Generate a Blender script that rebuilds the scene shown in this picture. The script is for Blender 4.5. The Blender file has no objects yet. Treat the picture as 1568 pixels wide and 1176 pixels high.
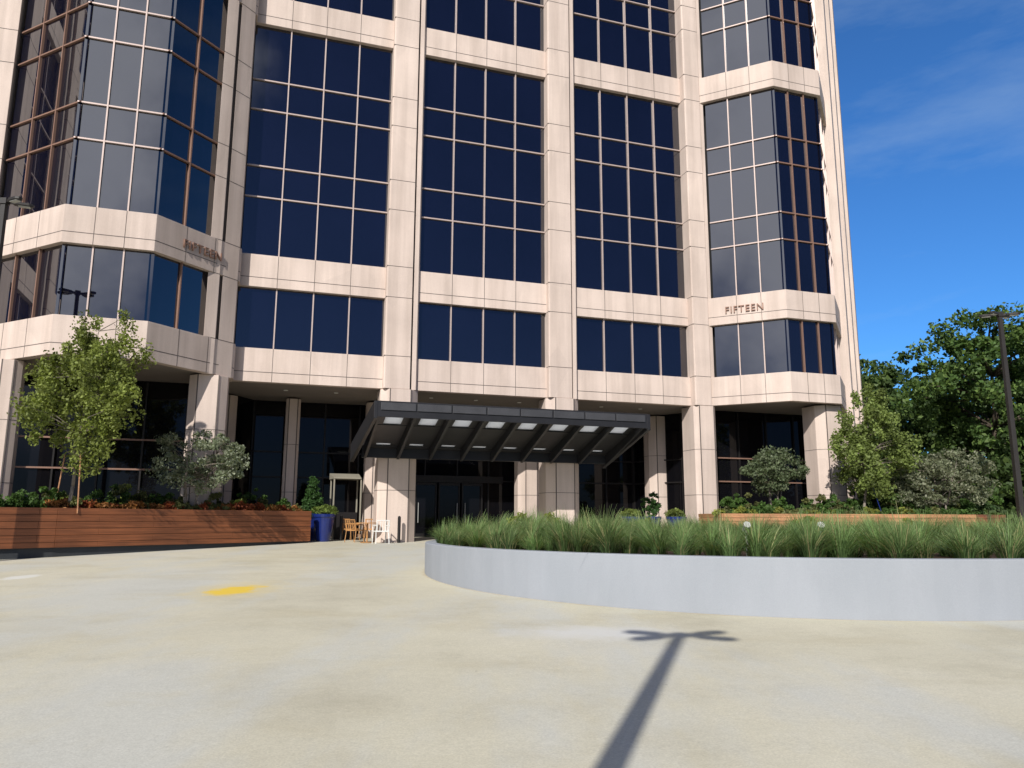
import bpy, math, random
import numpy as np
from mathutils import Vector, Matrix
import bmesh
random.seed(7); rng=np.random.default_rng(7)
scene=bpy.context.scene
# ------------------------------------------------------------ materials
def newmat(name):
    m=bpy.data.materials.new(name); m.use_nodes=True
    nt=m.node_tree; b=nt.nodes["Principled BSDF"]
    return m,nt,b
def N(nt,t,**kw):
    n=nt.nodes.new(t)
    for k,v in kw.items(): setattr(n,k,v)
    return n
def coords(nt,scale=(1,1,1)):
    tc=N(nt,'ShaderNodeTexCoord'); mp=N(nt,'ShaderNodeMapping'); mp.inputs['Scale'].default_value=scale
    nt.links.new(tc.outputs['Object'],mp.inputs['Vector']); return mp.outputs['Vector']
def noise(nt,vec,scale,detail=4,rough=.55):
    n=N(nt,'ShaderNodeTexNoise'); n.inputs['Scale'].default_value=scale; n.inputs['Detail'].default_value=detail
    n.inputs['Roughness'].default_value=rough; nt.links.new(vec,n.inputs['Vector']); return n.outputs['Fac']
def ramp(nt,fac,stops):
    r=N(nt,'ShaderNodeValToRGB'); el=r.color_ramp.elements
    while len(el)<len(stops): el.new(.5)
    for e,(p,c) in zip(el,stops): e.position=p; e.color=(*c,1) if len(c)==3 else c
    nt.links.new(fac,r.inputs['Fac']); return r.outputs['Color']
def mix(nt,fac,a,b,mode='MIX'):
    m=N(nt,'ShaderNodeMix',data_type='RGBA',blend_type=mode)
    for sock,v in ((m.inputs[0],fac),(m.inputs[6],a),(m.inputs[7],b)):
        if isinstance(v,(int,float)): sock.default_value=v
        elif isinstance(v,tuple): sock.default_value=(*v,1)
        else: nt.links.new(v,sock)
    return m.outputs[2]
def bump(nt,b,h,strength=.2,dist=.02):
    n=N(nt,'ShaderNodeBump'); n.inputs['Strength'].default_value=strength; n.inputs['Distance'].default_value=dist
    nt.links.new(h,n.inputs['Height']); nt.links.new(n.outputs['Normal'],b.inputs['Normal'])
def varied(name,c,var=.12,scale=1.2,fine=30,rough=.8,bs=.15,metal=0,spec=.3):
    m,nt,b=newmat(name); v=coords(nt)
    a=noise(nt,v,scale,5); f=noise(nt,v,fine,3,.7)
    lo=tuple(x*(1-var) for x in c); hi=tuple(min(1,x*(1+var)) for x in c)
    col=ramp(nt,a,[(.3,lo),(.7,hi)])
    sp=ramp(nt,f,[(.3,(1-var,)*3),(.7,(1+var*.6,)*3)])
    col=mix(nt,1.0,col,sp,'MULTIPLY')
    nt.links.new(col,b.inputs['Base Color']); b.inputs['Roughness'].default_value=rough
    b.inputs['Metallic'].default_value=metal; b.inputs['Specular IOR Level'].default_value=spec
    if bs: bump(nt,b,f,bs,.01)
    return m
M={}
def streaks(m):
    nt=m.node_tree; b=nt.nodes["Principled BSDF"]; src=b.inputs['Base Color'].links[0].from_socket
    v=coords(nt,(2.2,2.2,.12)); n=noise(nt,v,1.0,4,.6)
    r=ramp(nt,n,[(.35,(.84,.83,.82)),(.6,(1,1,1))])
    c=mix(nt,1.0,src,r,'MULTIPLY')
    # slight tone shift from panel to panel
    vo=N(nt,'ShaderNodeTexVoronoi'); vo.inputs['Scale'].default_value=1; nt.links.new(coords(nt,(.7,.7,.27)),vo.inputs['Vector'])
    sp=N(nt,'ShaderNodeSeparateColor'); nt.links.new(vo.outputs['Color'],sp.inputs[0])
    c=mix(nt,1.0,c,ramp(nt,sp.outputs[0],[(.0,(.95,.94,.935)),(1,(1.02,1.01,1.0))]),'MULTIPLY')
    nt.links.new(c,b.inputs['Base Color'])
M['precast']=varied('precast_granite',(.63,.525,.46),.09,.5,45,.75); streaks(M['precast'])
M['joint']=varied('joint_sealant',(.12,.10,.09),.1)
M['mullion']=varied('mullion_metal',(.50,.40,.36),.05,2,20,.45,0,.2)
M['mullion_d']=varied('mullion_bronze',(.26,.155,.115),.05,2,20,.45,0,.2)
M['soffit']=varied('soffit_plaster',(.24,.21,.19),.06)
M['dark']=varied('bronze_metal',(.02,.018,.018),.1,2,30,.45,0,.3)
M['canopy']=varied('canopy_dark_metal',(.03,.03,.033),.12,2,30,.4,0,.3)
M['canopy_l']=varied('canopy_grey_panel',(.075,.075,.08),.12,2,30,.4,0,.3)
M['black']=varied('dark_interior',(.008,.008,.009),.1)
def glassmat(name,base,ior,rough):
    m,nt,b=newmat(name); v=coords(nt,(1,1,1))
    n=noise(nt,v,.35,2,.5)
    col=ramp(nt,n,[(.3,base),(.7,tuple(x*1.6 for x in base))])
    nt.links.new(col,b.inputs['Base Color']); b.inputs['Roughness'].default_value=rough
    b.inputs['IOR'].default_value=ior
    bump(nt,b,n,.12,.03); return m
M['glass']=glassmat('tinted_glass',(.0018,.0022,.007),2.1,.02)
M['glass_low']=glassmat('lobby_glass',(.003,.003,.004),1.36,.03)
m,nt,b=newmat('translucent_panel'); b.inputs['Base Color'].default_value=(.8,.83,.85,1); b.inputs['Roughness'].default_value=.4
tr=N(nt,'ShaderNodeBsdfTranslucent'); tr.inputs['Color'].default_value=(.8,.83,.85,1)
mx=N(nt,'ShaderNodeMixShader'); mx.inputs[0].default_value=.8
nt.links.new(b.outputs[0],mx.inputs[1]); nt.links.new(tr.outputs[0],mx.inputs[2]); nt.links.new(mx.outputs[0],nt.nodes['Material Output'].inputs[0]); M['translucent']=m
M['stucco']=varied('painted_stucco',(.315,.335,.365),.05,.4,60,.8,.1)
nt=M['stucco'].node_tree; b=nt.nodes["Principled BSDF"]; src=b.inputs['Base Color'].links[0].from_socket
v=coords(nt,(1.5,1.5,.4)); n=noise(nt,v,1.3,4); nt.links.new(mix(nt,1.0,src,ramp(nt,n,[(.3,(.92,.93,.93)),(.65,(1,1,1))]),'MULTIPLY'),b.inputs['Base Color'])
def wood(name,c):
    m,nt,b=newmat(name); v=coords(nt,(.35,.35,9)); n=noise(nt,v,2.0,6,.6)
    col=ramp(nt,n,[(.25,tuple(x*.55 for x in c)),(.5,c),(.75,tuple(x*1.5 for x in c))])
    v2=coords(nt,(1,1,1)); n2=noise(nt,v2,.8,2)
    col=mix(nt,1.0,col,ramp(nt,n2,[(.3,(.75,.72,.7)),(.7,(1.1,1.05,1.0))]),'MULTIPLY')
    nt.links.new(col,b.inputs['Base Color']); b.inputs['Roughness'].default_value=.5; bump(nt,b,n,.2,.005); return m
M['wood']=wood('ipe_wood',(.24,.085,.033)); M['wood2']=wood('light_wood',(.42,.22,.11)); M['wood3']=wood('teak_chair',(.45,.24,.09))
M['plinth']=varied('plinth_dark',(.05,.055,.06),.1)
M['blue']=varied('blue_glaze',(.010,.022,.13),.15,3,20,.2,0,0,.6)
M['white']=varied('white_paint',(.75,.75,.72),.04,3,30,.5,0)
M['grey']=varied('grey_stone',(.42,.42,.40),.08)
M['tan']=varied('stand_tan_metal',(.26,.24,.19),.08)
M['lamp']=varied('lamp_post_metal',(.03,.027,.025),.1,2,30,.45,0)
M['soil']=varied('mulch',(.06,.035,.022),.4,3,25,.95,.5)
M['lawn']=varied('lawn',(.05,.08,.025),.35,.3,8,.95,.4)
M['bark']=varied('bark',(.20,.17,.14),.3,6,40,.9,.5)
M['bark_d']=varied('bark_dark',(.07,.055,.04),.3,6,40,.9,.5)
def leafmat(name,tl=.35,rough=.55):
    m,nt,b=newmat(name); at=N(nt,'ShaderNodeAttribute',attribute_name='Col')
    nt.links.new(at.outputs['Color'],b.inputs['Base Color']); b.inputs['Roughness'].default_value=rough; b.inputs['Specular IOR Level'].default_value=.25
    t=N(nt,'ShaderNodeBsdfTranslucent'); 
    g=mix(nt,1.0,at.outputs['Color'],(1.2,1.25,.6),'MULTIPLY'); nt.links.new(g,t.inputs['Color'])
    mx=N(nt,'ShaderNodeMixShader'); mx.inputs[0].default_value=tl
    nt.links.new(b.outputs[0],mx.inputs[1]); nt.links.new(t.outputs[0],mx.inputs[2]); nt.links.new(mx.outputs[0],nt.nodes['Material Output'].inputs[0]); return m
M['leaf']=leafmat('leaves')
CX,CY,R=5.8,18.65,7.8;WT=1.07
m,nt,b=newmat('plaza_concrete'); v=coords(nt)
n1=noise(nt,v,.16,5,.6); n2=noise(nt,v,.7,6,.62); n3=noise(nt,v,60,3,.7); n4=noise(nt,coords(nt,(1,.35,1)),.35,5,.65)
c=ramp(nt,n1,[(.32,(.52,.49,.385)),(.5,(.585,.55,.425)),(.68,(.61,.58,.475))])
c=mix(nt,1.0,c,ramp(nt,n2,[(.28,(.85,.84,.82)),(.5,(1,1,1)),(.75,(1.06,1.06,1.06))]),'MULTIPLY')
c=mix(nt,ramp(nt,n4,[(.48,(0,0,0)),(.6,(.6,.6,.6))]),c,(.54,.55,.52))
n6=noise(nt,coords(nt,(.5,1.2,1)),.5,6,.7)
c=mix(nt,ramp(nt,n6,[(.53,(0,0,0)),(.68,(.5,.5,.5))]),c,(.50,.445,.30))
n7=noise(nt,v,14,5,.75)
c=mix(nt,1.0,c,ramp(nt,n7,[(.3,(.93,.93,.92)),(.7,(1.03,1.03,1.03))]),'MULTIPLY')
c=mix(nt,1.0,c,ramp(nt,n3,[(.3,(.84,.84,.84)),(.7,(1.08,1.08,1.08))]),'MULTIPLY')
for sc_,th_ in ((1.3,.022),(.45,.012)):
    vo=N(nt,'ShaderNodeTexVoronoi'); vo.inputs['Scale'].default_value=sc_; nt.links.new(v,vo.inputs['Vector'])
    c=mix(nt,ramp(nt,vo.outputs['Distance'],[(.0,(.75,.75,.75)),(th_,(0,0,0))]),c,(.12,.10,.06))
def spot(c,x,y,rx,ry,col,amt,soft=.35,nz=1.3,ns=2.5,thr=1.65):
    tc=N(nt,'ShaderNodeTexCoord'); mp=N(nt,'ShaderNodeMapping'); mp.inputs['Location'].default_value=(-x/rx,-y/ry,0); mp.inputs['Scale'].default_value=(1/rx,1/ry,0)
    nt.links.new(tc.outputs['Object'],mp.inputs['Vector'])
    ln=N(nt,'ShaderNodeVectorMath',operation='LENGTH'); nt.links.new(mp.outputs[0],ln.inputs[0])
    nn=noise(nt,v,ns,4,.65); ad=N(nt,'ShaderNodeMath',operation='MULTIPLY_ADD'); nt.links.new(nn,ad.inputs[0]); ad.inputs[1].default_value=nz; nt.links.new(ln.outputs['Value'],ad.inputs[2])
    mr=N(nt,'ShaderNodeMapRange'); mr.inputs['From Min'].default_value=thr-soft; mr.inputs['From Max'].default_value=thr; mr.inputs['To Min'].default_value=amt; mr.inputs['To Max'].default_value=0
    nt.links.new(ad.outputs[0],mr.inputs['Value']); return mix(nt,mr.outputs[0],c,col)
c=spot(c,-4.9,14.2,1.0,1.7,(.64,.53,.26),.65,.8)
c=spot(c,-4.95,14.1,.55,1.0,(.74,.52,.06),.95,.4,1.5)
c=spot(c,-10.1,16.3,.30,.6,(.68,.68,.64),.7,.3)
c=spot(c,1.0,9.8,1.3,.6,(.62,.62,.60),.7,.7)
c=spot(c,-6.5,10.0,1.8,.9,(.52,.52,.47),.35,.9)
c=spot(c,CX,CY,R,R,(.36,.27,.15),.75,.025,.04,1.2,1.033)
nt.links.new(c,b.inputs['Base Color']); b.inputs['Roughness'].default_value=.85; b.inputs['Specular IOR Level'].default_value=.2; bump(nt,b,n3,.25,.01)
M['plaza']=m
# ------------------------------------------------------------ geometry helpers
TH=.3171; D=(math.cos(TH),math.sin(TH)); NN=(D[1],-D[0]); P0Y=31.704
def W(s,o): return (s*D[0]+o*NN[0], P0Y+s*D[1]+o*NN[1])
ident=lambda x,y:(x,y)
class Acc:
    def __init__(s): s.v=[];s.f=[]
    def prism(s,poly,z0,z1,fr=W):
        k=len(s.v);n=len(poly)
        for z in (z0,z1):
            for i,p in enumerate(poly):
                x,y=fr(*p); s.v.append((x,y,z[i] if isinstance(z,(list,tuple)) else z))
        s.f.append(list(range(k,k+n))[::-1]); s.f.append(list(range(k+n,k+2*n)))
        for i in range(n):
            j=(i+1)%n; s.f.append([k+i,k+j,k+n+j,k+n+i])
    def box(s,a0,a1,b0,b1,z0,z1,fr=W): s.prism([(a0,b0),(a1,b0),(a1,b1),(a0,b1)],z0,z1,fr)
    def ring(s,outer,inner,z0,z1,fr=W):
        n=len(outer);k=len(s.v)
        for z in (z0,z1):
            for p in outer: s.v.append((*fr(*p),z))
            for p in inner: s.v.append((*fr(*p),z))
        for i in range(n):
            j=(i+1)%n
            s.f.append([k+i,k+j,k+2*n+j,k+2*n+i]); s.f.append([k+n+i,k+3*n+i,k+3*n+j,k+n+j])
            s.f.append([k+i,k+n+i,k+n+j,k+j]); s.f.append([k+2*n+i,k+2*n+j,k+3*n+j,k+3*n+i])
    def quad(s,pts):
        k=len(s.v); s.v+=pts; s.f.append([k,k+1,k+2,k+3][:len(pts)])
    def hexa(s,pts):
        k=len(s.v); s.v+=pts
        for f in ([3,2,1,0],[4,5,6,7],[0,1,5,4],[1,2,6,5],[2,3,7,6],[3,0,4,7]): s.f.append([k+i for i in f])
    def tube(s,p,q,r0,r1,n=8):
        p=Vector(p);q=Vector(q);d=(q-p).normalized(); a=d.orthogonal().normalized(); b=d.cross(a);k=len(s.v)
        for c,r in ((p,r0),(q,r1)):
            for i in range(n):
                t=2*math.pi*i/n; s.v.append(tuple(c+a*r*math.cos(t)+b*r*math.sin(t)))
        for i in range(n):
            j=(i+1)%n; s.f.append([k+i,k+j,k+n+j,k+n+i])
        s.f.append([k+i for i in range(n)][::-1]); s.f.append([k+n+i for i in range(n)])
    def obj(s,name,mat,parent=None,bevel=0,smooth=False,recalc=True):
        me=bpy.data.meshes.new(name); me.from_pydata(s.v,[],s.f); me.update()
        if recalc:
            bm=bmesh.new(); bm.from_mesh(me); bmesh.ops.recalc_face_normals(bm,faces=bm.faces); bm.to_mesh(me); bm.free()
        ob=bpy.data.objects.new(name,me); scene.collection.objects.link(ob); me.materials.append(mat)
        if parent: ob.parent=parent
        if smooth:
            for p in me.polygons: p.use_smooth=True
        if bevel:
            md=ob.modifiers.new('b','BEVEL'); md.width=bevel; md.segments=2; md.limit_method='ANGLE'
        return ob
def empty(name,loc=(0,0,0)):
    e=bpy.data.objects.new(name,None); scene.collection.objects.link(e); e.empty_display_size=.5; return e
def offset_poly(P,d):
    n=len(P);out=[]
    for i in range(n):
        a=P[i-1];b=P[i];c=P[(i+1)%n]
        u=(b[0]-a[0],b[1]-a[1]);l=math.hypot(*u);u=(u[0]/l,u[1]/l)
        w=(c[0]-b[0],c[1]-b[1]);l=math.hypot(*w);w=(w[0]/l,w[1]/l)
        m1=(-u[1],u[0]);m2=(-w[1],w[0]); k=1+m1[0]*m2[0]+m1[1]*m2[1]
        out.append((b[0]+d*(m1[0]+m2[0])/k,b[1]+d*(m1[1]+m2[1])/k))
    return out
def gz(y): return max(0,min(.023*y,.76))
# ------------------------------------------------------------ ground
A=Acc(); ys=[-400,0,33.04,1800]
for i in range(3):
    a,b_=ys[i],ys[i+1]; A.quad([(-900,a,gz(a)-.02),(1200,a,gz(a)-.02),(1200,b_,gz(b_)-.02),(-900,b_,gz(b_)-.02)])
A.obj('ground',M['lawn'],recalc=False)
A=Acc(); ys=[-60,0,33.04,60]
for i in range(3):
    a,b_=ys[i],ys[i+1]; A.quad([(-60,a,gz(a)),(32,a,gz(a)),(32,b_,gz(b_)),(-60,b_,gz(b_))])
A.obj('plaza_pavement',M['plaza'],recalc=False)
# ------------------------------------------------------------ office tower
B=empty('office_tower')
L0=6.65;BH=1.293;F=3.7;NF=14;TOP=L0+NF*F-1
poly=[(-40,0),(-19.45,0),(-16.35,3.1),(-13.6,3.1),(-10.95,.45),(-10.95,0),(9.1,0),(11.83,2.73),(14.45,2.73),(28.6,-11.4),(28.6,-34),(-40,-34)]
bands=[0,1,4,7,10,13]
pc=Acc();jt=Acc();mu=Acc();gl=Acc();core=Acc();mud=Acc()
inn=offset_poly(poly,-.30)
for k in bands:
    z=L0+k*F; pc.ring(poly,inn,z,z+BH)
    o1=offset_poly(poly,.004);i1=offset_poly(poly,-.05)
    jt.ring(o1,i1,z+.36,z+.385)
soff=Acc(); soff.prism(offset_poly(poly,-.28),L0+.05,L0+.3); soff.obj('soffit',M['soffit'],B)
roof=Acc(); roof.prism(offset_poly(poly,-.2),TOP+.1,TOP+.4); roof.obj('roof',M['soffit'],B)
cp=offset_poly(poly,-.6); core.prism(cp,L0+.4,TOP); core.obj('core',M['black'],B)
def seg(A_,B_,npan,mul,s0=0,s1=None):
    ux,uy=B_[0]-A_[0],B_[1]-A_[1];L=math.hypot(ux,uy);ux/=L;uy/=L;mx_,my_=-uy,ux
    fr=lambda s,o: W(A_[0]+ux*s+mx_*o, A_[1]+uy*s+my_*o)
    if s1 is None: s1=L
    xs=[s0+(s1-s0)*i/npan for i in range(npan+1)]
    zs=[]
    for k in range(0,NF):
        zb=L0+k*F
        if k not in bands: zs+= [zb,zb+BH]
        else: zs+=[zb+BH-.02]
        if k+1 in bands or k==NF-1: 
            zs.append(zb+F+.02)
            for i in range(npan):
                for a,c in zip(zs[:-1],zs[1:]):
                    t=[rng.normal(0,.003) for _ in range(2)]
                    w=xs[i+1]-xs[i];h=c-a
                    pts=[]
                    for (xx,zz) in ((0,0),(1,0),(1,1),(0,1)):
                        o=-.20+ (xx-.5)*w*t[0]+(zz-.5)*h*t[1]
                        x,y=fr(xs[i]+xx*w,o); pts.append((x,y,a+zz*h))
                    gl.quad(pts)
            for a in zs[1:-1]: mul.box(s0,s1,-.22,-.125,a-.026,a+.026,fr)
            for x in xs[1:-1]: mul.box(x-.024,x+.024,-.22,-.115,zs[0],zs[-1],fr)
            zs=[]
    for k in bands:
        z=L0+k*F
        for x in xs[1:-1]: jt.box(x-.01,x+.01,-.05,.004,z+.004,z+BH-.004,fr)
    return fr
E=[-10.99,-5.41,-4.03,1.55,2.93,8.51]
seg((-40,0),(-19.9,0),12,mu)
seg((-19.45,0),(-16.35,3.1),3,mud,.5)
seg((-16.35,3.1),(-13.6,3.1),3,mu)
frL=seg((-13.6,3.1),(-10.95,.45),3,mud)
seg((E[0],0),(E[1],0),4,mu); seg((E[2],0),(E[3],0),4,mu); seg((E[4],0),(E[5],0),4,mu)
frR=seg((9.1,0),(11.83,2.73),3,mu,.65)
seg((11.83,2.73),(14.45,2.73),3,mud)
seg((14.45,2.73),(28.6,-11.4),15,mu)
seg((28.6,-11.4),(28.6,-34),16,mu)
def pil(a,b,o=.3,zb=L0-.02):
    pc.prism([(a,-.31),(b-.33,-.31),(b-.33,o),(a+.05,o),(a,o-.05)],zb,TOP+.6)
    pc.prism([(b-.25,-.31),(b,-.31),(b,o-.22),(b-.07,o-.12),(b-.25,o-.12)],zb,TOP+.6)
    jt.box(b-.34,b-.24,-.32,o-.2,zb,TOP+.5)
    for k in range(0,NF):
        for zz in (L0+k*F,L0+k*F+BH):
            if zz>zb+.1: 
                jt.box(a-.003,b-.327,-.2,o+.004,zz-.012,zz+.012)
pil(E[1],E[2]);pil(E[3],E[4]);pil(E[5],E[5]+1.15,.42)
for s in (-26.5,-33.2): pil(s,s+1.38)
def pier(pl,zb=L0-.02):
    pc.prism(pl,zb,TOP+.6)
    for k in range(0,NF):
        for zz in (L0+k*F,L0+k*F+BH):
            if zz>zb+.1: jt.prism(offset_poly(pl,.004),zz-.012,zz+.012)
pier([(-12.0,-.3),(-12.0,1.42),(-11.62,1.16),(-11.62,-.3)])
pier([(-11.52,-.3),(-11.52,1.02),(-11.02,.56),(-11.02,-.3)])
jt.prism([(-11.63,-.3),(-11.63,1.0),(-11.51,.9),(-11.51,-.3)],L0,TOP+.5)
pier([(-20.3,-.3),(-20.3,.35),(-19.55,.35),(-19.1,.38),(-19.1,-.3)])
ux,uy=1/math.sqrt(2),-1/math.sqrt(2)
fs=lambda s,o: W(14.45+ux*s-uy*o,2.73+uy*s+ux*o)
for s in (3.2,9.0,14.6):
    pc.prism([(s,-.3),(s+1.2,-.3),(s+1.2,.28),(s,.28)],gz(40),TOP+.6,fs)
def octcol(cs,co,w,dp,z0=.5,z1=L0-.03,ch=.34):
    pl=[(cs-w/2+ch,co-dp/2),(cs+w/2-ch,co-dp/2),(cs+w/2,co-dp/2+ch),(cs+w/2,co+dp/2-ch),(cs+w/2-ch,co+dp/2),(cs-w/2+ch,co+dp/2),(cs-w/2,co+dp/2-ch),(cs-w/2,co-dp/2+ch)][::-1]
    pc.prism(pl,z0,z1)
    for e in (-w/2+ch,w/2-ch): jt.box(cs+e-.02,cs+e+.02,co+dp/2-.05,co+dp/2+.003,z0,z1)
    for zz in (gz(40)+1.9,gz(40)+3.9): jt.prism(offset_poly(pl,.004),zz-.01,zz+.01)
octcol(-4.72,-.42,1.5,1.5);octcol(2.24,-.42,1.5,1.5)
octcol(9.05,-.3,1.12,1.4,ch=.2);octcol(-11.75,.3,1.3,1.6,ch=.3)
for s in (-11.45,-4.9,2.1,8.9): octcol(s,-4.0,1.15,1.1,ch=.3)
octcol(-8.6,-4.0,.6,.6,ch=.12)
octcol(14.3,1.6,1.5,1.5);octcol(-19.7,0,1.3,1.3);octcol(-17.75,1.5,.75,.75,ch=.2)
octcol(20,-3.6,1.2,1.2)
pc.obj('precast_frame',M['precast'],B,bevel=.012); jt.obj('panel_joints',M['joint'],B)
mu.obj('mullions',M['mullion'],B); mud.obj('mullions_bronze',M['mullion_d'],B)
gl.obj('window_glass',M['glass'],B,recalc=False)
lg=Acc();lm=Acc();ls=Acc()
gp=[(-30,-1.6),(-12.6,-1.6),(-10.2,-5.2),(8.2,-5.2),(10.2,-1.3),(16.5,-1.3),(24,-8.5),(24,-30),(-30,-30)]
for i in range(len(gp)-3):
    a,b_=gp[i],gp[i+1];L=math.hypot(b_[0]-a[0],b_[1]-a[1]);u=((b_[0]-a[0])/L,(b_[1]-a[1])/L)
    fr=(lambda a,u:(lambda s,o: W(a[0]+u[0]*s-u[1]*o,a[1]+u[1]*s+u[0]*o)))(a,u)
    lg.box(0,L,-.1,0,.3,L0+.04,fr)
    n=max(1,round(L/1.5))
    for k in range(n+1):
        x=L*k/n; lm.box(x-.03,x+.03,0.001,.09,.3,L0,fr)
    for zz in (3.35,4.45): (ls if i in (0,4,5) else lm).box(0,L,0.001,.1,zz-.03,zz+.03,fr)
    ls.box(0,L,.001,.11,.75,.9,fr)
lg.obj('lobby_glass',M['glass_low'],B); lm.obj('lobby_mullions',M['dark'],B); ls.obj('lobby_rails',M['mullion_d'],B)
dr=Acc();dh=Acc();dg=Acc()
for i,s in enumerate((-3.6,-2.5,-1.4,-.3)):
    for a,c in ((s-.5,s-.44),(s+.44,s+.5)): dr.box(a,c,-5.08,-4.98,.7,3.2)
    dr.box(s-.5,s+.5,-5.08,-4.97,3.1,3.22); dr.box(s-.5,s+.5,-5.08,-4.97,.72,.92)
    dg.box(s-.43,s+.43,-5.05,-5.03,.92,3.1)
    dh.tube((*W(s+(.36 if i%2==0 else -.36),-4.9),1.4),(*W(s+(.36 if i%2==0 else -.36),-4.9),2.3),.015,.015)
dr.box(-5,1.2,-5.08,-4.94,3.24,3.55)
dr.obj('door_frames',M['dark'],B); dg.obj('door_glass',M['glass_low'],B); dh.obj('door_handles',M['grey'],B)
sl=Acc()
for s in range(-9,9,2):
    x,y=W(s,-2.0); sl.tube((x,y,L0+.052),(x,y,L0+.03),.09,.09,12)
sl.obj('soffit_downlight',M['white'],B)
def sign(fr,s,z,size,nm):
    cu=bpy.data.curves.new(nm,'FONT'); cu.body='FIFTEEN'; cu.size=size; cu.extrude=.03; cu.space_character=1.12; cu.align_x='CENTER';cu.align_y='CENTER'
    ob=bpy.data.objects.new(nm,cu); scene.collection.objects.link(ob)
    x0,y0=fr(s,.04);x1,y1=fr(s+1,.04);x2,y2=fr(s,1.04)
    d=Vector((x1-x0,y1-y0,0));n=Vector((x2-x0,y2-y0,0));
    ob.matrix_world=Matrix(((d.x,0,n.x,x0),(d.y,0,n.y,y0),(0,1,0,z),(0,0,0,1)))
    cu.materials.append(M['mullion_d']); ob.parent=B
sign(frR,2.05,L0+F+.62,.44,'sign_letters'); sign(frL,1.95,L0+F+.62,.44,'sign_letters_shaded')
# ------------------------------------------------------------ entrance canopy
C=empty('entrance_canopy')
ca=Acc();cl=Acc();ct=Acc();cw=Acc()
sa,sb=-6.05,4.05;oR,oF=.5,4.0;zR,zF=4.45,5.5
def top(o,dz=0): return zR+(zF-zR)*(o-oR)/(oF-oR)+dz
def slab(acc,s0,s1,o0,o1,d0,d1):
    p=[];
    for dz in (d0,d1):
        for s,o in ((s0,o0),(s1,o0),(s1,o1),(s0,o1)): p.append((*W(s,o),top(o,dz)))
    acc.hexa(p)
npan=8;pw=(sb-sa)/npan
def oo(t): return oR+(oF-oR)*t
for i in range(npan):
    s0=sa+i*pw+.06;s1=sa+(i+1)*pw-.06
    slab(ca,s0,s1,oo(0),oo(.07),-.22,-.02)
    slab(ct,s0+.3,s1-.3,oo(.07),oo(.15),-.16,-.06); slab(ca,s0,s0+.3,oo(.07),oo(.15),-.2,-.03);slab(ca,s1-.3,s1,oo(.07),oo(.15),-.2,-.03)
    slab(ca,s0,s1,oo(.15),oo(.62),-.22,-.02)
    slab(ct,s0+.25,s1-.25,oo(.62),oo(.86),-.16,-.06); slab(ca,s0,s0+.25,oo(.62),oo(.86),-.2,-.03);slab(ca,s1-.25,s1,oo(.62),oo(.86),-.2,-.03)
    slab(ca,s0,s1,oo(.86),oo(1.0),-.22,-.02)
    cl.box(s0-.03,s1+.03,oF+.02,oF+.06,zF-.26,zF+.0)
for i in range(npan+1):
    s=sa+i*pw
    p=[]
    w=.055
    zb=[top(oR,-.62),top(oR,-.62),zF-.42,zF-.42]
    for z in (zb,[top(oR,.03)]*2+[zF+.03]*2):
        for (a,o),zz in zip(((s-w,oR),(s+w,oR),(s+w,oF),(s-w,oF)),z): p.append((*W(a,o),zz))
    ca.hexa(p)
ca.box(sa-.1,sb+.1,oF-.02,oF+.02,zF-.5,zF+.06)
ca.box(sa-.1,sb+.1,oR-.25,oR-.01,3.88,4.5)
for s,sr in ((sa-.2,sa-.5),(sb+.08,sb+.0)):
    p=[]
    for z in ((3.72,3.72,zF-.55,zF-.55),(4.4,4.4,zF+.05,zF+.05)):
        for (a,o),zz in zip(((sr,oR-.5),(sr+.14,oR-.5),(s+.12,oF+.03),(s,oF+.03)),z): p.append((*W(a,o),zz))
    ca.hexa(p)
ca.obj('frame',M['canopy'],C,bevel=.01);cl.obj('fascia_panels',M['canopy_l'],C,bevel=.008);ct.obj('skylights',M['translucent'],C)
# ------------------------------------------------------------ foliage tools
def leaf_mesh(name,cent,size,cols,mat,parent=None,elong=1.6,flat=0.0):
    n=len(cent)
    a=rng.normal(size=(n,3)); a/=np.linalg.norm(a,axis=1)[:,None]
    b=rng.normal(size=(n,3)); b[:,2]*=(1-flat); b-= (b*a).sum(1)[:,None]*a; b/=np.linalg.norm(b,axis=1)[:,None]
    s=(size*(.6+.8*rng.random(n)))[:,None]
    v=np.empty((n,4,3)); v[:,0]=cent-a*s*elong*.5; v[:,1]=cent+b*s*.5; v[:,2]=cent+a*s*elong*.5; v[:,3]=cent-b*s*.5
    v[:,1]+=a*s*.08; v[:,3]+=a*s*.08
    return mesh_quads(name,v,cols,mat,parent)
def mesh_quads(name,v,cols,mat,parent):
    n=len(v); me=bpy.data.meshes.new(name); me.vertices.add(n*4); me.vertices.foreach_set('co',v.reshape(-1).astype(np.float32))
    me.loops.add(n*4); me.loops.foreach_set('vertex_index',np.arange(n*4,dtype=np.int32))
    me.polygons.add(n); me.polygons.foreach_set('loop_start',np.arange(0,n*4,4,dtype=np.int32)); me.polygons.foreach_set('loop_total',np.full(n,4,dtype=np.int32))
    me.update(calc_edges=True)
    at=me.color_attributes.new('Col','FLOAT_COLOR','POINT'); c=np.ones((n,4,4)); c[:,:,:3]=cols[:,None,:] if cols.ndim==2 else cols
    at.data.foreach_set('color',c.reshape(-1).astype(np.float32))
    ob=bpy.data.objects.new(name,me); scene.collection.objects.link(ob); me.materials.append(mat)
    if parent: ob.parent=parent
    return ob
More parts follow.
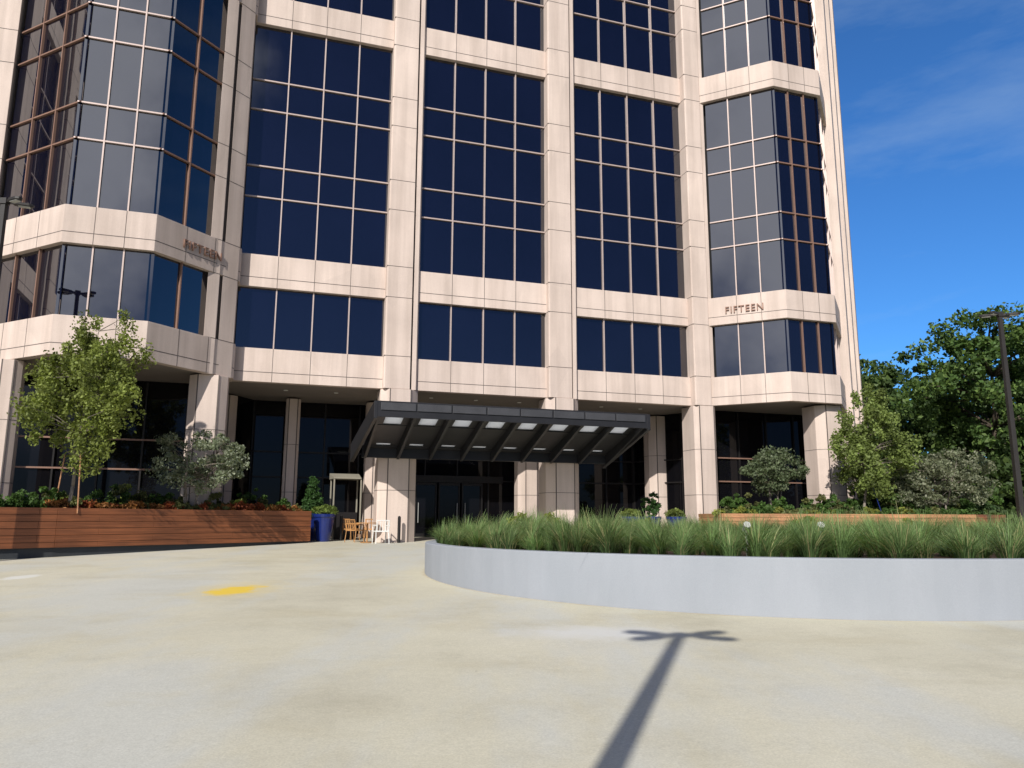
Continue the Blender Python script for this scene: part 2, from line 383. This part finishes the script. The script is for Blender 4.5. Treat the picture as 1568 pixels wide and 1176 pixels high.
def crown(center,rad,nclump,nleaf,clr,col,colvar=.35,seed=1,shape='ell',leafs=.12,bright=None):
    r=np.random.default_rng(seed); cs=[]
    lobes=[(r.normal(size=3)*.38,.55+.4*r.random()) for _ in range(9)]
    while len(cs)<nclump:
        p=r.uniform(-1,1,3)
        if shape=='cone':
            h=(p[2]+1)/2
            if math.hypot(p[0],p[1])>(1-h)*.98+.05: continue
        elif shape=='egg':
            h=(p[2]+1)/2; w=math.sin(math.pi*min(1,h**.72))**.8 if h>0 else 0
            a_=math.atan2(p[1],p[0])
            if math.hypot(p[0],p[1])>w*(.78+.3*math.sin(3*a_+9*h)+.15*math.sin(7*a_-4*h)): continue
        else:
            if np.linalg.norm(p)>1: continue
            if not any(np.linalg.norm(p-q)<w for q,w in lobes): continue
        cs.append(p)
    cs=np.array(cs); cc=np.array(center)+cs*np.array(rad)
    tone=(1-colvar)+2*colvar*r.random(nclump)
    rr=clr*(.5+.9*r.random(nclump))
    d=r.normal(size=(nclump,nleaf,3)); d/=np.linalg.norm(d,axis=2)[:,:,None]; d*=(r.random((nclump,nleaf,1))**.5)
    d[:,:,2]*=.7 if shape!='egg' else 1.5
    pts=cc[:,None,:]+d*rr[:,None,None]
    base=np.array(col)
    cl_=base[None,None,:]*tone[:,None,None]*(.75+.5*r.random((nclump,nleaf,1)))
    if bright is not None:
        k=r.random((nclump,nleaf,1))<.3; cl_=np.where(k,np.array(bright)[None,None,:]*(.8+.4*r.random((nclump,nleaf,1))),cl_)
    return pts.reshape(-1,3),cl_.reshape(-1,3),cc
def tree(name,base,trunk_h,center,rad,nclump,nleaf,clr,leaf,col,bark,tr=.06,stems=1,seed=1,shape='ell',bright=None,lean=(0,0),elong=1.6):
    T=empty(name); pts,cl_,cc=crown(center,rad,nclump,nleaf,clr,col,seed=seed,shape=shape,bright=bright)
    leaf_mesh('foliage',pts,np.full(len(pts),leaf),cl_,M['leaf'],T,elong)
    r=random.Random(seed); a=Acc(); bx,by,bz=base
    tops=[]
    for k in range(stems):
        ang=2*math.pi*k/stems+r.random(); sp=0 if stems==1 else .35*rad[0]
        p=Vector((bx+(0 if stems==1 else .08*math.cos(ang)),by+(0 if stems==1 else .08*math.sin(ang)),bz))
        q=Vector((center[0]+sp*math.cos(ang),center[1]+sp*math.sin(ang),center[2]+rad[2]*(.55 if stems==1 else .2)))
        n=7; prev=p
        path=[p]
        for i in range(1,n+1):
            t=i/n; c=p.lerp(q,t)+Vector((r.uniform(-1,1),r.uniform(-1,1),0))*tr*.9
            a.tube(prev,c,tr*(1-.8*(t-1/n)),tr*(1-.8*t),8); prev=c; path.append(c)
        tops.append(path)
    sel=r.sample(range(len(cc)),min(len(cc),int(30+nclump*.25)))
    for i in sel:
        c=Vector(cc[i]); path=r.choice(tops)
        cand=[p for p in path[2:] if p.z<c.z+.1] or [path[2]]
        s=min(cand,key=lambda p:(p-c).length+ (.3*abs(p.z-(c.z-.5*(c-p).length))))
        m=s.lerp(c,.5)+Vector((r.uniform(-.1,.1),r.uniform(-.1,.1),.06))*(c-s).length
        a.tube(s,m,tr*.32,tr*.2,5); a.tube(m,c,tr*.2,tr*.06,5)
    a.obj('trunk_and_limbs',bark,T,smooth=True)
    return T
# ------------------------------------------------------------ planters
PT=empty('timber_planter')
pa=(-16.6,16.9);pb=(-12.7,21.8);pc_=(-7.6,29.5);TOPZ=1.86
def planter_face(p,q,nb,zb0,zb1,bw,acc,accp,th=.05):
    L=math.hypot(q[0]-p[0],q[1]-p[1]);u=((q[0]-p[0])/L,(q[1]-p[1])/L);fr=lambda s,o:(p[0]+u[0]*s+u[1]*o,p[1]+u[1]*s-u[0]*o)
    z=TOPZ; i=0
    while z>min(zb0,zb1)+.02:
        zl=z-bw
        ns=max(1,int(L/2.9)); offs=(i%2)*1.2
        xs=[0]+[x for x in [offs+2.9*k for k in range(0,ns+2)] if .4<x<L-.4]+[L]
        for x0,x1 in zip(xs[:-1],xs[1:]):
            f=lambda x: max(zl,zb0+(zb1-zb0)*x/L)
            if z-f(x0)<.01 and z-f(x1)<.01: continue
            b0=min(f(x0),z-.005);b1=min(f(x1),z-.005)
            acc.prism([(x0+.003,0),(x1-.003,0),(x1-.003,th),(x0+.003,th)],[b0,b1,b1,b0],z-.011,fr)
        z=zl; i+=1
    accp.box(0,L,-.25,-.02,-.1,TOPZ-.02,fr)
    return fr
wd=Acc();pl=Acc()
planter_face(pb,pc_,8,.5+.26,.74,.19,wd,pl)
wd.obj('boards',M['wood'],PT,bevel=.004)
wd=Acc(); planter_face(pa,pb,8,.76,.76,.19,wd,pl); wd.obj('boards_side',M['wood'],PT,bevel=.004)
pl.obj('plinth',M['plinth'],PT)
e2=(-9.6,30.9)
wd=Acc();pl=Acc(); planter_face(pc_,e2,8,.74,.74,.19,wd,pl); wd.obj('boards_end',M['wood'],PT); pl.obj('plinth_end',M['plinth'],PT)
so=Acc(); so.prism([pa,pb,pc_,e2,(-13.5,27.5),(-20,22)],1.3,1.76,ident); so.obj('soil',M['soil'],PT)
PR=empty('timber_planter')
qa=(8.3,30.6);qb=(18.6,31.3);qc=(20.6,32.6)
TOPZ=1.84
wd=Acc();pl=Acc();planter_face(qa,qb,8,.78,.78,.16,wd,pl);planter_face((8.0,33.2),qa,8,.78,.78,.16,wd,pl);wd.obj('boards',M['wood2'],PR)
wd=Acc();planter_face(qb,qc,8,.78,.78,.16,wd,pl);wd.obj('boards_end',M['wood'],PR);pl.obj('plinth',M['plinth'],PR)
so=Acc(); so.prism([qa,qb,qc,(20.6,36),(8.3,33)],1.2,1.72,ident); so.obj('soil',M['soil'],PR)
RP=empty('round_planter'); a=Acc(); n=160
outer=[(CX+R*math.cos(2*math.pi*i/n),CY+R*math.sin(2*math.pi*i/n)) for i in range(n)]
inner=[(CX+(R-.25)*math.cos(2*math.pi*i/n),CY+(R-.25)*math.sin(2*math.pi*i/n)) for i in range(n)]
a.ring(outer,inner,-.1,WT,ident); ob=a.obj('wall',M['stucco'],RP,bevel=.015)
a=Acc(); a.prism(inner,.6,WT-.08,ident); a.obj('soil',M['soil'],RP)
def grass(name,clumps,nb,hh,spread,col,straw):
    n=len(clumps)*nb
    c=np.repeat(np.array(clumps),nb,axis=0); sc=np.repeat(.6+.65*rng.random(len(clumps)),nb)
    tone=np.repeat(.65+.7*rng.random(len(clumps)),nb)
    ln=np.repeat(rng.normal(0,.13,(len(clumps),2)),nb,axis=0)
    ang=rng.random(n)*2*math.pi; out=rng.random(n)**.7
    dirx=np.stack([np.cos(ang),np.sin(ang),np.zeros(n)],1)
    H=hh*sc*(.5+.5*rng.random(n)); S=spread*sc*out*(.8+.5*rng.random(n))
    root=c+dirx*(.12*rng.random(n))[:,None]
    side=np.stack([-np.sin(ang),np.cos(ang),np.zeros(n)],1)
    wdt=.005+.005*rng.random(n)
    ts=[0,.4,.75,1.0]; pts=[]
    for t in ts:
        p=root+dirx*(S*(t**1.6))[:,None]; p[:,2]+=H*(t*1.3-.62*out*t**2.6); p[:,:2]+=ln*t*t; pts.append(p)
    quads=[];cols=[]
    isst=rng.random(n)<.11
    g=np.array(col)[None,:]*tone[:,None]*(.6+.8*rng.random(n))[:,None]; st=np.array(straw)[None,:]*(.7+.5*rng.random(n))[:,None]
    base=np.where(isst[:,None],st,g)
    tipc=np.array((.26,.30,.14))
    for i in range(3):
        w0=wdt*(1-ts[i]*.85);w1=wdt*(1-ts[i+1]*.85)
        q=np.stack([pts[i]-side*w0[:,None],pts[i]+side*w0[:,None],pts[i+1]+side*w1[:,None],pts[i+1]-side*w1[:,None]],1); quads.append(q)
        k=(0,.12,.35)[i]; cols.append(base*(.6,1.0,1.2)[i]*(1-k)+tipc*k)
    return mesh_quads(name,np.concatenate(quads),np.concatenate(cols),M['leaf'],None)
cl=[]
rr=np.random.default_rng(3)
ringr=R-.5
while ringr>2.5:
    m=int(2*math.pi*ringr/.55)
    for i in range(m):
        t=2*math.pi*(i+rr.random()*.9)/m; r0=ringr+rr.uniform(-.2,.2)
        if rr.random()<.06: continue
        cl.append((CX+r0*math.cos(t),CY+r0*math.sin(t),WT-.1))
    ringr-=.62 if ringr>5.5 else 1.1
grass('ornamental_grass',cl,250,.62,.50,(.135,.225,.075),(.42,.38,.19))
pts=[];co=[]
for (x,y,r_) in ((1.3,24.6,.5),(4.2,25.2,.45),(.2,22.0,.4),(9.5,25,.5),(12,23,.5)):
    p,c_,_=crown((x,y,1.35),(r_,r_,.35),16,60,.16,(.24,.28,.04),seed=int(x*10)); pts.append(p);co.append(c_)
pts=np.concatenate(pts); leaf_mesh('low_shrubs',pts,np.full(len(pts),.05),np.concatenate(co),M['leaf'])
for (x,y) in ((3.9,13.0),(5.2,13.2),(9.8,14.6)):
    e=empty('garden_spotlight'); a=Acc(); a.tube((x,y,1.0),(x,y,1.42),.02,.02); a.tube((x,y+.07,1.42),(x,y-.07,1.52),.05,.06,12); a.obj('body',M['grey'],e)
# ------------------------------------------------------------ trees and shrubs
tree('street_tree',(-12.75,22.4,1.7),2,(-12.4,22.4,5.6),(1.65,1.55,2.7),200,100,.25,.062,(.20,.24,.06),M['bark'],.055,1,11,'egg')
st=Acc(); st.tube((-12.35,22.2,1.7),(-12.45,22.25,3.4),.02,.02); st.tube((-13.2,22.5,1.7),(-13.05,22.5,3.4),.02,.02); st.obj('tree_stake',M['wood2'])
tree('olive_tree',(-10.7,25.8,1.7),1,(-10.45,25.8,3.5),(1.55,1.3,1.1),105,90,.24,.055,(.15,.18,.11),M['bark'],.05,3,12,bright=(.32,.35,.26))
tree('olive_tree',(10.9,32.0,1.7),1,(10.9,32.0,3.45),(1.3,1.0,1.0),80,95,.28,.065,(.09,.12,.06),M['bark'],.05,3,13,bright=(.16,.19,.11))
tree('street_tree',(14.4,31.9,1.7),2,(14.9,31.9,4.95),(1.65,1.6,2.5),190,95,.27,.075,(.17,.22,.06),M['bark'],.06,1,14,'egg')
tree('olive_tree',(17.9,32.4,1.7),1,(18.0,32.4,3.25),(2.3,1.5,1.4),140,95,.31,.07,(.15,.17,.10),M['bark'],.05,4,15,bright=(.28,.29,.20))
tree('oak_tree',(28.6,46,.7),3,(29.4,46,8.9),(5.4,4.5,5.4),170,150,.85,.17,(.065,.115,.032),M['bark_d'],.3,1,21,bright=(.13,.20,.05))
tree('oak_tree',(31.5,50,.7),3,(35.5,50,8.2),(5.5,4.5,6.2),130,110,.95,.24,(.06,.105,.03),M['bark_d'],.3,1,22,bright=(.11,.17,.04))
P=[];Cc=[]
for i,(x,y,r_,h) in enumerate([(27,58,4,15),(31,62,4.5,15),(36,62,4.5,14),(41,64,5,14),(46,62,5,14),(29.5,70,5,17.5),(34,75,6,18),(24.5,52,3,9.5),(21.5,46,2.6,6),(25,44,2.6,5.5),(29,44,2.8,5.5),(33,44,3,6),(37,46,3,6),(52,66,6,15),(58,66,6,15),(23,66,4,12)]):
    p,c_,_=crown((x,y,h*.5),(r_,r_,h*.5),100,90,.22*r_,(.06,.10,.03),seed=40+i,bright=(.11,.165,.045)); P.append(p);Cc.append(c_)
P=np.concatenate(P); leaf_mesh('distant_trees',P,np.full(len(P),.26),np.concatenate(Cc),M['leaf'])
tk=Acc()
for (x,y) in ((27,58),(31,62),(36,62),(41,64),(46,62),(29.5,70),(34,75),(24.5,52)): tk.tube((x,y,.5),(x,y,7),.25,.12)
tk.obj('distant_tree_trunks',M['bark_d'])
def bed(name,pl_,zb,items,leaf=.055):
    P=[];Cc=[]
    for i,(x,y,r_,h,c0) in enumerate(items):
        p,c_,_=crown((x,y,zb+h*.45),(r_,r_,h*.55),14,int(45+60*r_),.13,c0,seed=100+i); P.append(p);Cc.append(c_)
    P=np.concatenate(P); leaf_mesh(name,P,np.full(len(P),leaf),np.concatenate(Cc),M['leaf'])
it=[];r2=random.Random(5)
def lerp(p,q,t): return (p[0]+(q[0]-p[0])*t,p[1]+(q[1]-p[1])*t)
red=(.26,.07,.03);grn=(.07,.13,.03);org=(.30,.13,.04);olive=(.13,.14,.05)
for i in range(42):
    t=i/41; x,y=lerp(pb,pc_,.01+.97*t); x-=.3+.15*r2.random(); y+=.2
    it.append((x,y,.26,.22+.2*r2.random(),r2.choice([red,org,red,olive,org])))
for i in range(26):
    t=r2.random(); x,y=lerp(pb,pc_,t); d=.9+r2.random()*1.6; x-=d*.83;y+=d*.55
    it.append((x,y,.4,.45+.5*r2.random(),r2.choice([grn,olive,grn,(.16,.2,.04)])))
for i in range(14):
    t=i/13; x,y=lerp(pa,pb,t); x-=.5;y+=.4; it.append((x,y,.4,.5+.3*r2.random(),grn))
bed('planter_shrubs',None,1.72,it)
it=[]
for i in range(40):
    t=i/39; x,y=lerp(qa,qb,t); y+=.35+.2*r2.random(); it.append((x,y,.28,.25+.15*r2.random(),r2.choice([grn,(.22,.24,.05),olive,grn])))
for i in range(34):
    x=r2.uniform(8.6,20); it.append((x,32.6 if x>11 else 31.6,.5,.5+.5*r2.random(),r2.choice([grn,olive,grn])))
for i in range(16):
    x=r2.uniform(15,21); it.append((x,33.6,.7,1.2+.8*r2.random(),r2.choice([grn,(.05,.09,.03)])))
bed('planter_shrubs',None,1.68,it,.07)
def pot(x,y,r,h,name='planter_pot',shr='cone',sh=1.4,sr=.35,col=(.05,.11,.03)):
    e=empty(name); a=Acc(); n=24; z0=gz(y)
    prof=[(r*.62,0),(r*.8,h*.35),(r*.95,h*.85),(r*1.04,h*.9),(r*1.04,h),(r*.9,h),(r*.88,h-.08)]
    for i,(q,z) in enumerate(prof):
        for k in range(n): t=2*math.pi*k/n; a.v.append((x+q*math.cos(t),y+q*math.sin(t),z0+z))
        if i:
            for k in range(n): j=(k+1)%n; a.f.append([(i-1)*n+k,(i-1)*n+j,i*n+j,i*n+k])
    a.f.append([6*n+k for k in range(n)])
    a.obj('pot',M['blue'],e,smooth=False)
    if shr=='cone': p,c_,_=crown((x,y,z0+h+sh/2-.1),(sr,sr,sh/2),200,60,.13,col,.25,seed=int(abs(x)*9),shape='cone')
    else: p,c_,_=crown((x,y,z0+h+sh*.4),(sr,sr,sh*.6),50,60,.12,col,.3,seed=int(abs(x)*9))
    leaf_mesh('foliage',p,np.full(len(p),.05),c_,M['leaf'],e)
pot(-8.0,31.3,.40,1.05,sh=1.75,sr=.46); pot(-7.3,30.4,.42,1.05,shr='b',sh=.35,sr=.4,col=(.16,.22,.05))
pot(5.9,33.0,.42,.95,shr='b',sh=1.0,sr=.4,col=(.05,.11,.03)); pot(6.9,32.7,.42,.95,shr='b',sh=.3,sr=.4,col=(.16,.2,.05)); pot(5.0,32.6,.4,.95,shr='b',sh=.3,sr=.4,col=(.16,.2,.05))
# ------------------------------------------------------------ street furniture
def lamp(x,y,h,name='parking_lamp',rot=0,dbl=True):
    e=empty(name); a=Acc(); z0=gz(y)
    fr=lambda s,o:(x+s,y+o)
    p=[]
    for z,w in ((z0,.10),(z0+h,.062)):
        for sx,sy in ((-1,-1),(1,-1),(1,1),(-1,1)): p.append((x+sx*w,y+sy*w,z))
    a.hexa(p); a.box(-.16,.16,-.16,.16,z0,z0+.05,fr)
    a.box(-.09,.09,-.09,.09,z0+h,z0+h+.16,fr)
    hd=Acc(); ln=Acc()
    for ang in (25,-25,155,205):
        t=math.radians(ang+rot); f2=(lambda t:(lambda s,o:(x+s*math.cos(t)-o*math.sin(t),y+s*math.sin(t)+o*math.cos(t))))(t)
        a.box(.05,.25,-.025,.025,z0+h+.04,z0+h+.10,f2)
        hd.prism([(.2,-.05),(.3,-.10),(.58,-.11),(.68,-.05),(.68,.05),(.58,.11),(.3,.10),(.2,.05)],z0+h+.02,z0+h+.10,f2)
        ln.box(.32,.6,-.07,.07,z0+h+.0,z0+h+.018,f2)
    a.obj('post',M['lamp'],e); hd.obj('heads',M['lamp'],e,bevel=.015); ln.obj('lenses',M['grey'],e)
SH=8.55
lamp(-1.62,-2.25,SH); lamp(18.3,28.0,8.5,rot=8); lamp(-13.63,19.5,9.4)
for (x,y) in ((-6.75,31.0),(-4.25,29.6)):
    a=Acc(); z=gz(y); a.tube((x,y,z),(x,y,z+.95),.06,.06,12); a.tube((x,y,z+.95),(x,y,z+1.0),.06,.03,12); a.obj('bollard',M['dark'])
def chair(x,y,rot,mat,name='patio_chair'):
    e=empty(name); z=gz(y); t=math.radians(rot); fr=lambda s,o:(x+s*math.cos(t)-o*math.sin(t),y+s*math.sin(t)+o*math.cos(t)); a=Acc()
    def L(p,q,r=.016): a.tube((*fr(p[0],p[1]),z+p[2]),(*fr(q[0],q[1]),z+q[2]),r,r,6)
    for sx in (-.25,.25):
        L((sx,-.25,0),(sx*.95,-.2,.45));L((sx,.27,0),(sx*.95,.2,.45));L((sx*.95,.2,.45),(sx*.95,.3,.85)); L((sx,-.22,.65),(sx,.26,.66),.02); L((sx,-.22,.45),(sx,-.22,.65))
    a.box(-.25,.25,-.24,.24,z+.43,z+.47,fr)
    for k in range(5): 
        s=-.2+.1*k; L((s,.21,.47),(s,.3,.83),.014)
    L((-.24,.3,.84),(.24,.3,.84),.02)
    a.obj('frame',mat,e)
chair(-4.85,29.1,205,M['white']); chair(-6.0,30.0,150,M['wood3']); chair(-5.55,31.0,10,M['wood3']); chair(-6.4,31.2,60,M['wood3'])
def table(x,y,mat):
    e=empty('patio_table'); z=gz(y); a=Acc(); a.tube((x,y,z+.72),(x,y,z+.75),.42,.42,24); a.tube((x,y,z),(x,y,z+.72),.03,.03,8); a.tube((x,y,z),(x,y,z+.03),.25,.25,16); a.obj('table',mat,e)
table(-5.45,29.6,M['wood3'])
e=empty('valet_stand'); a=Acc(); x0,y0=-6.9,32.3; z=gz(31.7)
fr=lambda s,o:(x0+s*.93-o*.36,y0+s*.36+o*.93)
for sx in (-.55,.55):
    for sy in (-.45,.45): a.box(sx-.03,sx+.03,sy-.03,sy+.03,z,z+2.45,fr)
a.prism([(-.55,-.52),(.55,-.52),(.62,.52),(-.62,.52)],z+2.455,[z+2.5,z+2.5,z+2.72,z+2.72],fr); a.obj('frame',M['tan'],e,bevel=.01)
a=Acc(); a.box(-.45,.45,-.3,.3,z,z+1.1,fr); a.obj('desk',M['dark'],e)
a=Acc(); a.tube((15.0,31.5,1.7),(14.65,31.5,3.0),.018,.018); a.obj('tree_stake',M['blue'])
# ------------------------------------------------------------ light, world, camera
el=math.radians(34); h=Vector((.293,.956)).normalized()
ld=Vector((h.x*math.cos(el),h.y*math.cos(el),-math.sin(el)))
su=bpy.data.lights.new('sun','SUN'); su.energy=5; su.angle=math.radians(.5); su.color=(1,.955,.89)
so_=bpy.data.objects.new('sun',su); scene.collection.objects.link(so_); so_.rotation_euler=ld.to_track_quat('-Z','Y').to_euler()
w=bpy.data.worlds.new('World'); scene.world=w; w.use_nodes=True; nt=w.node_tree
bg=nt.nodes['Background']; sky=N(nt,'ShaderNodeTexSky',sky_type='NISHITA'); sky.sun_disc=False
sky.sun_elevation=el; sky.sun_rotation=math.atan2(-h.x,-h.y)%(2*math.pi); sky.air_density=1.0; sky.dust_density=.6; sky.ozone_density=3.0; sky.altitude=300
tc=N(nt,'ShaderNodeTexCoord'); sx=N(nt,'ShaderNodeSeparateXYZ'); nt.links.new(tc.outputs['Generated'],sx.inputs[0])
my=N(nt,'ShaderNodeMapRange',interpolation_type='SMOOTHSTEP'); my.inputs['From Min'].default_value=-.5; my.inputs['From Max'].default_value=.7; nt.links.new(sx.outputs['Y'],my.inputs['Value'])
tint=mix(nt,my.outputs[0],(.24,.34,.58),(.48,1.05,1.65))
grade=mix(nt,1.0,sky.outputs[0],tint,'MULTIPLY')
mp=N(nt,'ShaderNodeMapping'); mp.inputs['Scale'].default_value=(1.4,1.4,5.5); mp.inputs['Rotation'].default_value=(.45,.25,.5)
nt.links.new(tc.outputs['Generated'],mp.inputs['Vector']); nn=noise(nt,mp.outputs[0],1.6,8,.62)
f=ramp(nt,nn,[(.46,(0,0,0)),(.8,(.30,.30,.30))])
fy=N(nt,'ShaderNodeMath',operation='MULTIPLY'); nt.links.new(f,fy.inputs[0]); nt.links.new(my.outputs[0],fy.inputs[1])
cm=mix(nt,fy.outputs[0],grade,(5.5,7.2,8.8))
dp=N(nt,'ShaderNodeVectorMath',operation='DOT_PRODUCT'); nt.links.new(tc.outputs['Generated'],dp.inputs[0])
e3=math.radians(27)
dp.inputs[1].default_value=(-h.x*math.cos(e3),-h.y*math.cos(e3),math.sin(e3))
n5=noise(nt,tc.outputs['Generated'],3.5,6,.6)
ad=N(nt,'ShaderNodeMath',operation='MULTIPLY_ADD'); nt.links.new(n5,ad.inputs[0]); ad.inputs[1].default_value=.2; nt.links.new(dp.outputs['Value'],ad.inputs[2])
mr=N(nt,'ShaderNodeMapRange',interpolation_type='SMOOTHSTEP'); mr.inputs['From Min'].default_value=.965; mr.inputs['From Max'].default_value=1.05; mr.inputs['To Max'].default_value=.95
nt.links.new(ad.outputs[0],mr.inputs['Value'])
cm=mix(nt,mr.outputs[0],cm,(15,15.5,17.5))
nt.links.new(cm,bg.inputs['Color']); bg.inputs['Strength'].default_value=.09
cam=bpy.data.cameras.new('camera'); co_=bpy.data.objects.new('camera',cam); scene.collection.objects.link(co_); scene.camera=co_
cam.sensor_width=36; cam.lens=1178/1568*36; cam.clip_end=5000; cam.clip_start=.05
pt=.1732; rl=.0038
fwd=Vector((0,math.cos(pt),math.sin(pt))); up=Vector((0,-math.sin(pt),math.cos(pt))); rt=Vector((1,0,0))
r2_=rt*math.cos(rl)+up*math.sin(rl); u2=up*math.cos(rl)-rt*math.sin(rl)
mw=Matrix((( r2_.x,u2.x,-fwd.x,0),(r2_.y,u2.y,-fwd.y,0),(r2_.z,u2.z,-fwd.z,1.6),(0,0,0,1)))
co_.matrix_world=mw
scene.view_settings.view_transform='Standard'; scene.view_settings.look='None'; scene.view_settings.exposure=0
